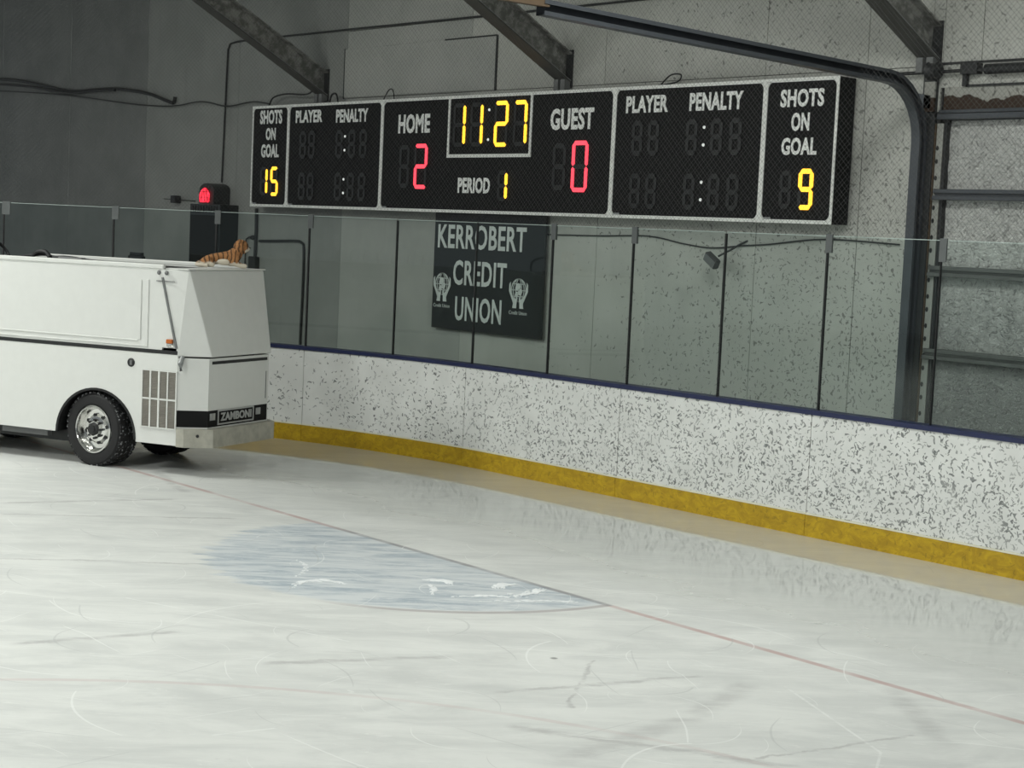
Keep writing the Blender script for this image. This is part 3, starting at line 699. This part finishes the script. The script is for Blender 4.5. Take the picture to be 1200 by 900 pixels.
bm = BM()
for xx in (-.13, -.06, .01, .08): tube(bm, [(xx, -.15, .01), (xx, -.155, .15), (xx, -.11, .25)], .003, 6)
for zz in (.09, .17): tube(bm, [(-.17, -.15, zz), (.13, -.15, zz)], .003, 6)
ob('guard', bm, 'dark', gl_, True)
wc = empty('wall_cabinet', (-11.22, W, .6), 'tall black wall cabinet behind the glass beneath the red goal lamp', 'cabinet')
bm = BM(); box(bm, -.42, .42, -.30, -.005, 0, 2.115); ob('body', bm, 'sign', wc, bev=.006)
bm = BM(); box(bm, -.38, .38, -.315, -.301, .04, 1.96); ob('front', bm, 'sb', wc, bev=.004)
bm = BM()
for i in range(10): box(bm, -.36 + i * .074, -.325 + i * .074, -.312, -.300, 2.0, 2.09)
ob('vent', bm, 'dark', wc)
bm = BM(); box(bm, -.32, -.30, -.33, -.315, 1.0, 1.12); ob('handle', bm, 'midgrey', wc)
sw = empty('wall_camera', (-12.5, W, 2.78), 'tiny black camera on a short rail left of the red goal lamp', 'camera')
bm = BM(); tube(bm, [(-.42, -.02, .0), (.5, -.02, -.02)], .007, 6); ob('rail', bm, 'dark', sw)
bm = BM(); box(bm, -.06, .07, -.12, -.01, -.06, .05); ob('case', bm, 'black', sw, bev=.012)
fl = empty('flood_lamp', (-1.33, W, 2.46), 'small grey flood lamp on a bent arm behind the glass below the right PENALTY panel', 'flood lamp')
bm = BM(); tube(bm, smoothpath([(.10, -.005, .065), (.03, -.03, .03), (-.05, -.08, -.03), (-.12, -.18, -.10)]), .010, 8); ob('arm', bm, 'dark', fl, True)
bm = BM(); box(bm, -.09, .09, -.035, .035, -.05, .05)
bmesh.ops.bevel(bm, geom=bm.edges[:], offset=.01, segments=2, affect='EDGES')
o = ob('lamp_head', bm, 'floodgrey', fl); o.location = (-.18, -.20, -.14); o.rotation_euler = (.2, radians(33), 0)
bm = BM(); box(bm, -.08, .08, -.040, -.034, -.04, .04); g = ob('lamp_glass', bm, 'midgrey', o)
bn = empty('waste_bin', (-10.2, -.1, 1.0), None); bpy.data.objects.remove(bn)
ch_ = empty('chair_back', (-12.72, .55, 0), 'dark chair back seen through the glass above the white ice resurfacer', 'chair')
bm = BM(); box(bm, -.22, .22, -.03, .02, 1.3, 1.97); bmesh.ops.bevel(bm, geom=bm.edges[:], offset=.05, segments=3, affect='EDGES'); ob('back', bm, 'black', ch_, True)
bm = BM(); tube(bm, [(-.18, 0, 0), (-.18, 0, 1.4)], .02); tube(bm, [(.18, 0, 0), (.18, 0, 1.4)], .02); ob('stand', bm, 'dark', ch_, True)

# ------------------------------------------------------------------ ice resurfacer (local: +x forward, y from near side to far side)
rz = radians(25)
z_ = empty('ice_resurfacer', (-5.44, -3.70, 0), 'big white ice resurfacing machine parked along the left boards', 'vehicle', rz=rz)
BW = 1.40; UB = -2.7
def zo(name, bm, mat, smooth=False, bev=0., par=None): return ob(name, bm, mat, par or z_, smooth, bev)
# lower body side panels with wheel arches, built column by column
def sill(u):
    for cu, rx, rh in ((.02, .495, .475), (-2.05, .48, .46)):
        if abs(u - cu) < rx - 1e-6: return .31 + rh * sqrt(max(0., 1 - ((u - cu) / rx) ** 2))
    return .31 if u < .5 else .292
ucols = sorted(set([UB, -2.53, -1.57, -1.0, -.475, .515, .75, .99] + [round(.02 - .495 * cos(pi * i / 24), 4) for i in range(25)] + [round(-2.05 - .48 * cos(pi * i / 20), 4) for i in range(21)]))
def side_panel(bm, y0, y1):
    pr = None
    for u in ucols:
        r = [bm.verts.new(p) for p in ((u, y0, sill(u)), (u, y1, sill(u)), (u, y1, 1.18), (u, y0, 1.18))]
        if pr:
            for k in range(4): bm.faces.new((pr[k], pr[(k + 1) % 4], r[(k + 1) % 4], r[k]))
        else: bm.faces.new(r[::-1])
        pr = r
    bm.faces.new(pr)
for (a, c) in ((0., .03), (BW - .03, BW)):
    bm = BM(); side_panel(bm, a, c); zo('side_panel', bm, 'white')
    for (cu, hi) in ((.02, .49), (-2.05, .475)):       # arch liner
        bm = BM(); sn = 1 if a == 0 else -1
        s1 = a + .03 if a == 0 else c - .03; s2 = .34 if a == 0 else BW - .34
        ring = [(cu + hi * cos(pi - pi * i / 20), .31 + (hi - .02) * sin(pi - pi * i / 20)) for i in range(21)]
        va = [bm.verts.new((p[0], s1, p[1])) for p in ring]; vb = [bm.verts.new((p[0], s2, p[1])) for p in ring]
        for k in range(20): bm.faces.new((va[k], va[k + 1], vb[k + 1], vb[k]))
        bm.faces.new(vb)
        zo('wheel_well', bm, 'black')
    bm = BM()
    ring = [(.02 + .495 * cos(pi - pi * i / 24), .31 + .475 * sin(pi - pi * i / 24)) for i in range(25)]
    yy = -.006 if a == 0 else BW + .006
    for p, q in zip(ring, ring[1:]):
        pi_, qi = ((.02 + (p[0] - .02) * .95, .31 + (p[1] - .31) * .95), (.02 + (q[0] - .02) * .95, .31 + (q[1] - .31) * .95))
        hexa(bm, [(p[0], yy, p[1]), (q[0], yy, q[1]), (qi[0], yy, qi[1]), (pi_[0], yy, pi_[1])], [(p[0], yy + (.03 if a == 0 else -.03), p[1]), (q[0], yy + (.03 if a == 0 else -.03), q[1]), (qi[0], yy + (.03 if a == 0 else -.03), qi[1]), (pi_[0], yy + (.03 if a == 0 else -.03), pi_[1])])
    zo('arch_trim', bm, 'rubber')
# nose: two chamfers and the end face
def wallseg(bm, p, q, z0, z1, t=.03):
    d = Vector((q[0] - p[0], q[1] - p[1], 0)).normalized(); n = Vector((-d.y, d.x, 0)) * t
    hexa(bm, [(p[0], p[1], z0), (q[0], q[1], z0), (q[0] + n.x, q[1] + n.y, z0), (p[0] + n.x, p[1] + n.y, z0)], [(p[0], p[1], z1), (q[0], q[1], z1), (q[0] + n.x, q[1] + n.y, z1), (p[0] + n.x, p[1] + n.y, z1)])
N0, N1 = (.99, 0.), (1.235, .175); F1, F0 = (1.235, BW - .175), (.99, BW)
bm = BM(); wallseg(bm, N0, N1, .29, 1.15); zo('corner_panel', bm, 'white')
bm = BM(); wallseg(bm, F1, F0, .29, 1.15); zo('corner_panel', bm, 'white')
bm = BM(); wallseg(bm, N1, F1, .29, 1.15); zo('front_panel', bm, 'white')
bm = BM(); box(bm, 1.228, 1.2375, .225, BW - .205, 1.092, 1.122); o = zo('front_slot', bm, 'black')
bm = BM(); box(bm, 1.228, 1.2375, BW - .225, BW - .213, .70, .98); zo('panel_joint', bm, 'midgrey')
# black band and lettered plate
bm = BM(); wallseg(bm, (.955 + .035, -.004), (1.237, .1735), .478, .640, .01); wallseg(bm, (1.238, .170), (1.238, BW - .19), .478, .640, .01); zo('bumper_band', bm, 'sb')
bm = BM()
px_ = 1.239
for (y0, y1, z0, z1) in ((.335, .965, .625, .640), (.335, .965, .492, .507), (.335, .350, .507, .625), (.950, .965, .507, .625)): box(bm, px_, px_ + .006, y0, y1, z0, z1)
plate = zo('name_plate', bm, 'platetext'); plate['label'] = 'framed plate lettered ZAMBONI'
t = text_obj('plate_lettering', 'ZAMBONI', .385, .925, .527, .609, 0, 'platetext', plate, .005, .035)
t.rotation_euler = (0, 0, pi / 2); t.location = (px_ , 0, 0)
for (y0, y1) in ((.205, .295), (1.005, 1.09)):
    bm = BM()
    for i in range(4): box(bm, px_ - .001, px_ + .006, y0 + i * (y1 - y0) / 4, y0 + (i + .72) * (y1 - y0) / 4, .545, .612)
    zo('marker_plate', bm, 'platetext')
# dirty bumper wrapping the nose
bm = BM()
pl = [(1.0, -.012), (1.09, -.012), (1.315, .16), (1.315, BW - .16), (1.10, BW + .012), (1.0, BW + .012)]
pin = [(1.0, .01), (1.07, .01), (1.2, .2), (1.2, BW - .2), (1.07, BW - .01), (1.0, BW - .01)]
outl = pl + pin[::-1]
prism(bm, outl, 'z', .285, .465); bmesh.ops.triangulate(bm, faces=[f for f in bm.faces if len(f.verts) > 4])
zo('bumper', bm, 'bumper')
bm = BM(); lathe(bm, [(0, -.006), (.014, -.004), (.016, .004)], 10); o = zo('bumper_bolt', bm, 'dark', True); o.location = (1.20, .062, .40); o.rotation_euler = (0, 0, radians(38))
# black seam under the tank
bm = BM(); box(bm, UB, .985, -.004, BW + .004, 1.178, 1.215); zo('tank_seam', bm, 'black')
# snow tank: upper body
TZ = 1.21
bm = BM(); box(bm, UB + .7, .80, 0, .03, TZ, 2.0); box(bm, UB + .7, .80, BW - .03, BW, TZ, 2.0); prism(bm, [(.80, 1.24), (.97, 1.24), (.80, 1.90)], 'y', 0, .03); prism(bm, [(.80, 1.24), (.97, 1.24), (.80, 1.90)], 'y', BW - .03, BW); zo('tank_side', bm, 'white')
# embossed field with a double edge
bm = BM()
for (u0, u1, z0, z1) in ((.515, .545, 1.30, 1.89), (.60, .632, 1.235, 1.89), (UB + .8, .60, 1.235, 1.25), (UB + .8, .515, 1.285, 1.30)): box(bm, u0, u1, -.009, .0, z0, z1)
o = zo('embossed_border', bm, 'white', bev=.006)
# hood: tapered nose of the tank
def hood():
    top = [(.775, -.004, 2.0), (1.06, .055, 2.0), (1.06, BW - .055, 2.0), (.775, BW + .004, 2.0)]
    bot = [(.985, -.006, 1.165), (1.265, .178, 1.165), (1.265, BW - .178, 1.165), (.985, BW + .006, 1.165)]
    return top, bot
top, bot = hood(); bm = BM()
hexa(bm, [bot[0], bot[1], bot[2], bot[3]], top); zo('tank_hood', bm, 'tankwhite', bev=.012)
bm = BM(); box(bm, UB + .7, .80, -.012, .03, 2.0, 2.045); box(bm, UB + .7, .80, BW - .03, BW + .012, 2.0, 2.045); zo('top_rail', bm, 'white', bev=.01)
bm = BM(); box(bm, .78, 1.07, .03, BW - .03, 2.0, 2.012); zo('hood_lid', bm, 'tankwhite', bev=.004)
bm = BM(); box(bm, UB + .7, .79, .03, BW - .03, 1.93, 1.99); zo('tank_deck', bm, 'black')
bm = BM(); box(bm, .72, .93, -.012, .0, 1.88, 1.888)
for u in (.745, .835):
    lathe_b = ball(bm, (u, -.006, 1.965), .022, (1, .5, 1), 10)
zo('hinge', bm, 'midgrey')
bm = BM(); hexa(bm, [(.778, -.012, 1.92), (.800, -.012, 1.92), (.80, .0, 1.92), (.778, 0, 1.92)], [(.962, -.012, 1.24), (.985, -.012, 1.24), (.985, 0, 1.24), (.962, 0, 1.24)]); zo('hood_gap', bm, 'midgrey')
lt = empty('side_lamp', (0, 0, 0)); bpy.data.objects.remove(lt)
bm = BM(); box(bm, .865, .935, -.03, -.004, 1.285, 1.325); zo('side_lamp', bm, 'orange', bev=.005)
bm = BM(); box(bm, .87, .93, -.028, -.004, 1.262, 1.284); tube(bm, [(.87, -.02, 1.262), (.90, -.022, 1.248), (.94, -.02, 1.262)], .006, 6); zo('lamp_base', bm, 'chrome')
bm = BM(); tube(bm, [(1.035, -.012 + .03, 1.16), (1.045, -.03, 1.10), (1.05, -.025, 1.03)], [.022, .028, .014], 8); zo('latch', bm, 'grey', True)
bm = BM(); lathe(bm, [(0, -.016), (.03, -.014), (.043, -.004), (.046, .01)], 18); o = zo('fuel_cap', bm, 'black', True); o.location = (.437, 0, 1.068)
bm = BM(); box(bm, -.012, .012, -.022, -.014, -.022, .022); q = ob('cap_grip', bm, 'midgrey', o); q.location = (.01, 0, 0)
# louvred grille, four columns in two rows
gr = zo('grille', (lambda b_: (box(b_, .578, .992, -.004, .0, .45, 1.014), b_)[1])(BM()), 'louver')
bm = BM()
for (u0, u1) in ((.575, .589), (.673, .690), (.773, .793), (.879, .893), (.982, .995)): box(bm, u0, u1, -.014, -.003, .448, 1.016)
for (z0, z1) in ((.446, .458), (.726, .742), (1.006, 1.018)): box(bm, .575, .995, -.0135, -.003, z0, z1)
ob('grille_frame', bm, 'white', gr)
bm = BM()
for r0, r1 in ((.462, .724), (.746, 1.004)):
    n = 20
    for i in range(n):
        z0 = r0 + (r1 - r0) * i / n; 
        hexa(bm, [(.59, -.004, z0), (.98, -.004, z0), (.98, -.011, z0 + .003), (.59, -.011, z0 + .003)], [(.59, -.004, z0 + .008), (.98, -.004, z0 + .008), (.98, -.0105, z0 + .006), (.59, -.0105, z0 + .006)])
o = ob('louvre', bm, 'louver', gr); o['kind'] = 'stuff'
# chassis, step and rear
bm = BM(); box(bm, -1.55, -.52, .05, BW - .05, .30, 1.15); box(bm, -.52, .56, .38, BW - .38, .30, 1.15); box(bm, .56, .985, .06, BW - .06, .31, 1.15); box(bm, UB, -1.55, .38, BW - .38, .3, 1.1); zo('chassis', bm, 'black')
bm = BM(); box(bm, -1.25, -.66, .10, .16, .236, .288); zo('step_bar', bm, 'midgrey')
bm = BM(); box(bm, -1.6, -.45, .25, BW - .25, .18, .30); box(bm, -.5, .56, .62, .78, .28, .40); zo('underframe', bm, 'black')
bm = BM(); box(bm, UB - .02, UB + .01, 0, BW, .31, 1.2); zo('rear_panel', bm, 'white')
bm = BM(); box(bm, UB, UB + .7, .15, BW - .15, 1.2, 1.3); box(bm, UB + .1, UB + .55, .45, .95, 1.3, 1.42); box(bm, UB + .05, UB + .15, .45, .95, 1.42, 1.85); zo('driver_seat', bm, 'black', bev=.03)
bm = BM(); tube(bm, [(-1.66 - .10 * cos(a), .42 + .20 * sin(a), 2.02 + .17 * cos(a)) for a in [2 * pi * i / 24 for i in range(24)]], .016, 8, True); tube(bm, [(-1.70, .42, 1.99), (-1.62, .42, 1.95)], .03, 8)
zo('steering_wheel', bm, 'black', True)
bm = BM(); tube(bm, smoothpath([(-1.2, .12, 2.0), (-.95, .08, 2.05), (-.75, .10, 2.075), (-.62, .09, 2.05), (-.45, .10, 2.055), (-.1, .10, 2.03), (.4, .1, 2.02)]), .018, 8)
tube(bm, smoothpath([(-.86, .05, 2.05), (-.80, .06, 2.10), (-.70, .06, 2.10), (-.64, .05, 2.05)]), .022, 8); zo('hose', bm, 'black', True)
bm = BM(); box(bm, -.55, -.25, .06, .14, 2.03, 2.06); zo('hose_clamp', bm, 'midgrey', bev=.01)
# wheels
def wheel(u, side, steer=0.):
    w_ = zo('wheel', (lambda b_: (lathe(b_, [(.235, .02), (.25, .0), (.30, -.012), (.34, -.004), (.362, .022), (.367, .05), (.367, .22), (.362, .246), (.34, .265), (.25, .26), (.235, .24)], 48), b_)[1])(BM()), 'rubber', True)
    w_.location = (u, .012 if side == 0 else BW - .012, .367)
    w_.rotation_euler = (0, 0, steer + (0 if side == 0 else pi))
    bm = BM()
    for i in range(40):
        for j, (y0, y1, ph) in enumerate(((.010, .062, 0), (.070, .125, .5), (.132, .19, 0), (.198, .255, .5))):
            a = 2 * pi * (i + ph) / 40; 
            r0, r1 = (.352, .3705) if j in (0, 3) else (.360, .3725)
            da = .055
            hexa(bm, [(r0 * cos(a - da), y0, r0 * sin(a - da)), (r0 * cos(a + da), y0, r0 * sin(a + da)), (r0 * cos(a + da + .02), y1, r0 * sin(a + da + .02)), (r0 * cos(a - da + .02), y1, r0 * sin(a - da + .02))],
                 [(r1 * cos(a - da), y0, r1 * sin(a - da)), (r1 * cos(a + da), y0, r1 * sin(a + da)), (r1 * cos(a + da + .02), y1, r1 * sin(a + da + .02)), (r1 * cos(a - da + .02), y1, r1 * sin(a - da + .02))])
    o = ob('tread', bm, 'tread', w_); 
    bm = BM(); lathe(bm, [(.240, -.004), (.226, -.012), (.218, -.002), (.212, .03), (.195, .07), (.150, .072), (.125, .045), (.085, .04), (.075, .012), (0, .008)], 40); ob('rim', bm, 'chrome', w_, True)
    bm = BM()
    for i in range(8):
        a = 2 * pi * i / 8 + .2; cx, cz_ = .137 * cos(a), .137 * sin(a)
        lp = [(cx + .019 * cos(2 * pi * k / 10), cz_ + .019 * sin(2 * pi * k / 10)) for k in range(10)]
        prism(bm, lp, 'y', .047, .066)
    ob('rim_hole', bm, 'black', w_)['kind'] = 'stuff'
    bm = BM(); lathe(bm, [(.070, .02), (.066, -.006), (.05, -.014), (.045, -.03), (0, -.032)], 8)
    for i in range(8):
        a = 2 * pi * i / 8; cx, cz_ = .092 * cos(a), .092 * sin(a); prism(bm, [(cx + .012 * cos(2 * pi * k / 6), cz_ + .012 * sin(2 * pi * k / 6)) for k in range(6)], 'y', .01, .045)
    ob('hub', bm, 'black', w_)
for (u, s, a) in ((-.02, 0, radians(-6)), (-.02, 1, radians(-6)), (-2.05, 0, 0), (-2.05, 1, 0)): wheel(u, s, a)

# ------------------------------------------------------------------ toy tiger lying on the hood
tg = empty('tiger_toy', (0, 0, 0), 'orange striped plush tiger lying on the front of the white machine', 'plush toy')
cu, su = cos(rz), sin(rz); lu, le = .85, .93
tg.location = (-5.44 + cu * lu - su * le, -3.70 + su * lu + cu * le, 2.018); tg.rotation_euler = (0, 0, rz + radians(40))
tg.scale = (1.0, 1.0, 1.0)
def skin(name, verts, edges, radii, mat, parent, root=0, lv=2):
    me = bpy.data.meshes.new(name); me.from_pydata(verts, edges, []); o = link(name, me, mat, parent)
    md = o.modifiers.new('skin', 'SKIN'); md.use_smooth_shade = True
    for i, r in enumerate(radii):
        sv = me.skin_vertices[0].data[i]; sv.radius = (r, r); sv.use_root = (i == root)
    s = o.modifiers.new('sub', 'SUBSURF'); s.levels = lv; s.render_levels = lv
    return o
V = [(-.17, 0, .085), (-.08, 0, .10), (.02, 0, .095), (.09, 0, .105), (.125, 0, .15), (.15, 0, .195),
     (-.20, -.055, .05), (-.13, -.085, .035), (-.10, -.095, .02), (-.20, .055, .05), (-.13, .085, .035), (-.10, .095, .02),
     (.11, -.055, .05), (.17, -.065, .025), (.23, -.065, .022), (.11, .055, .05), (.17, .06, .025), (.23, .06, .022)]
Ed = [(0, 1), (1, 2), (2, 3), (3, 4), (4, 5), (0, 6), (6, 7), (7, 8), (0, 9), (9, 10), (10, 11), (3, 12), (12, 13), (13, 14), (3, 15), (15, 16), (16, 17)]
Ra = [.072, .068, .066, .082, .072, .062, .055, .035, .024, .055, .035, .024, .04, .026, .024, .04, .026, .024]
skin('body', V, Ed, Ra, 'tiger', tg, 1)
bm = BM(); ball(bm, (0, 0, 0), .080, (.95, 1.0, .95), 18)
for s in (-1, 1): ball(bm, (-.015, s * .055, .055), .024, (.5, 1, 1.1), 10)
hd = ob('head', bm, 'tigerhead', tg, True); hd.location = (.168, -.005, .215)
bm = BM(); ball(bm, (.055, 0, -.018), .034, (1.0, 1.15, .85), 12); ball(bm, (.04, -.035, -.03), .024, (1, 1, 1), 10); ball(bm, (.04, .035, -.03), .024, (1, 1, 1), 10); ob('muzzle', bm, 'pale', hd, True)
bm = BM(); ball(bm, (.088, 0, -.006), .010, (1, 1.3, .8), 8); ob('nose', bm, 'black', hd, True)
bm = BM(); ball(bm, (.056, -.026, .018), .009, (1, 1, 1), 8); ball(bm, (.056, .026, .018), .009, (1, 1, 1), 8); ob('eyes', bm, 'black', hd, True)
bm = BM(); tube(bm, smoothpath([(-.22, .02, .06), (-.27, -.02, .03), (-.25, -.09, .02), (-.17, -.12, .018)]), [.02] * 18 + [.016], 8); ob('tail', bm, 'tiger', tg, True)
bm = BM(); ball(bm, (0, -.045, .06), .05, (1.6, .6, .7), 12); ob('belly', bm, 'cream', tg, True)

# ------------------------------------------------------------------ scraped snow left in the crease
bm = BM(); rnd = random.Random(3)
def ridge(pts, r):
    P = smoothpath([(p[0], p[1], 0.) for p in pts], 7); n = len(P)
    for i, p in enumerate(P):
        k = sin(pi * (i + .7) / (n + .4))
        for j in range(3):
            q = r * rnd.uniform(.35, 1.0) * k
            if q < .004: continue
            t = (P[min(i + 1, n - 1)] - P[max(i - 1, 0)]); an = math.atan2(t.y, t.x) + rnd.uniform(-.5, .5)
            g = bmesh.ops.create_icosphere(bm, subdivisions=1, radius=1.)
            ox, oy = p.x + rnd.gauss(0, r * .5), p.y + rnd.gauss(0, r * .5); el = rnd.uniform(1.2, 2.6)
            for v in g['verts']:
                x0, y0 = v.co.x * q * el, v.co.y * q * .8
                v.co = Vector((ox + x0 * cos(an) - y0 * sin(an), oy + x0 * sin(an) + y0 * cos(an), v.co.z * q * rnd.uniform(.28, .42)))
for pts, r in ((((.36, -5.09), (.22, -4.9), (.27, -4.72), (.42, -4.68)), .028), (((.69, -4.16), (.84, -4.22), (.99, -4.36)), .022), (((1.04, -3.80), (.97, -3.72), (1.0, -3.62)), .04),
               (((1.31, -3.92), (1.27, -3.7), (1.2, -3.52)), .035), (((.55, -4.1), (.66, -4.0), (.76, -4.0)), .03), (((1.30, -4.2), (1.48, -3.85), (1.66, -3.58)), .022), (((1.1, -4.3), (1.2, -4.05), (1.38, -3.8)), .026), (((.1, -4.9), (-.2, -4.6), (-.5, -4.5)), .016)):
    ridge(pts, r)
tag(ob('scraped_snow', bm, 'snow', None, True), 'thin ridges of scraped white snow lying in the blue goal crease', 'snow', kind='stuff')
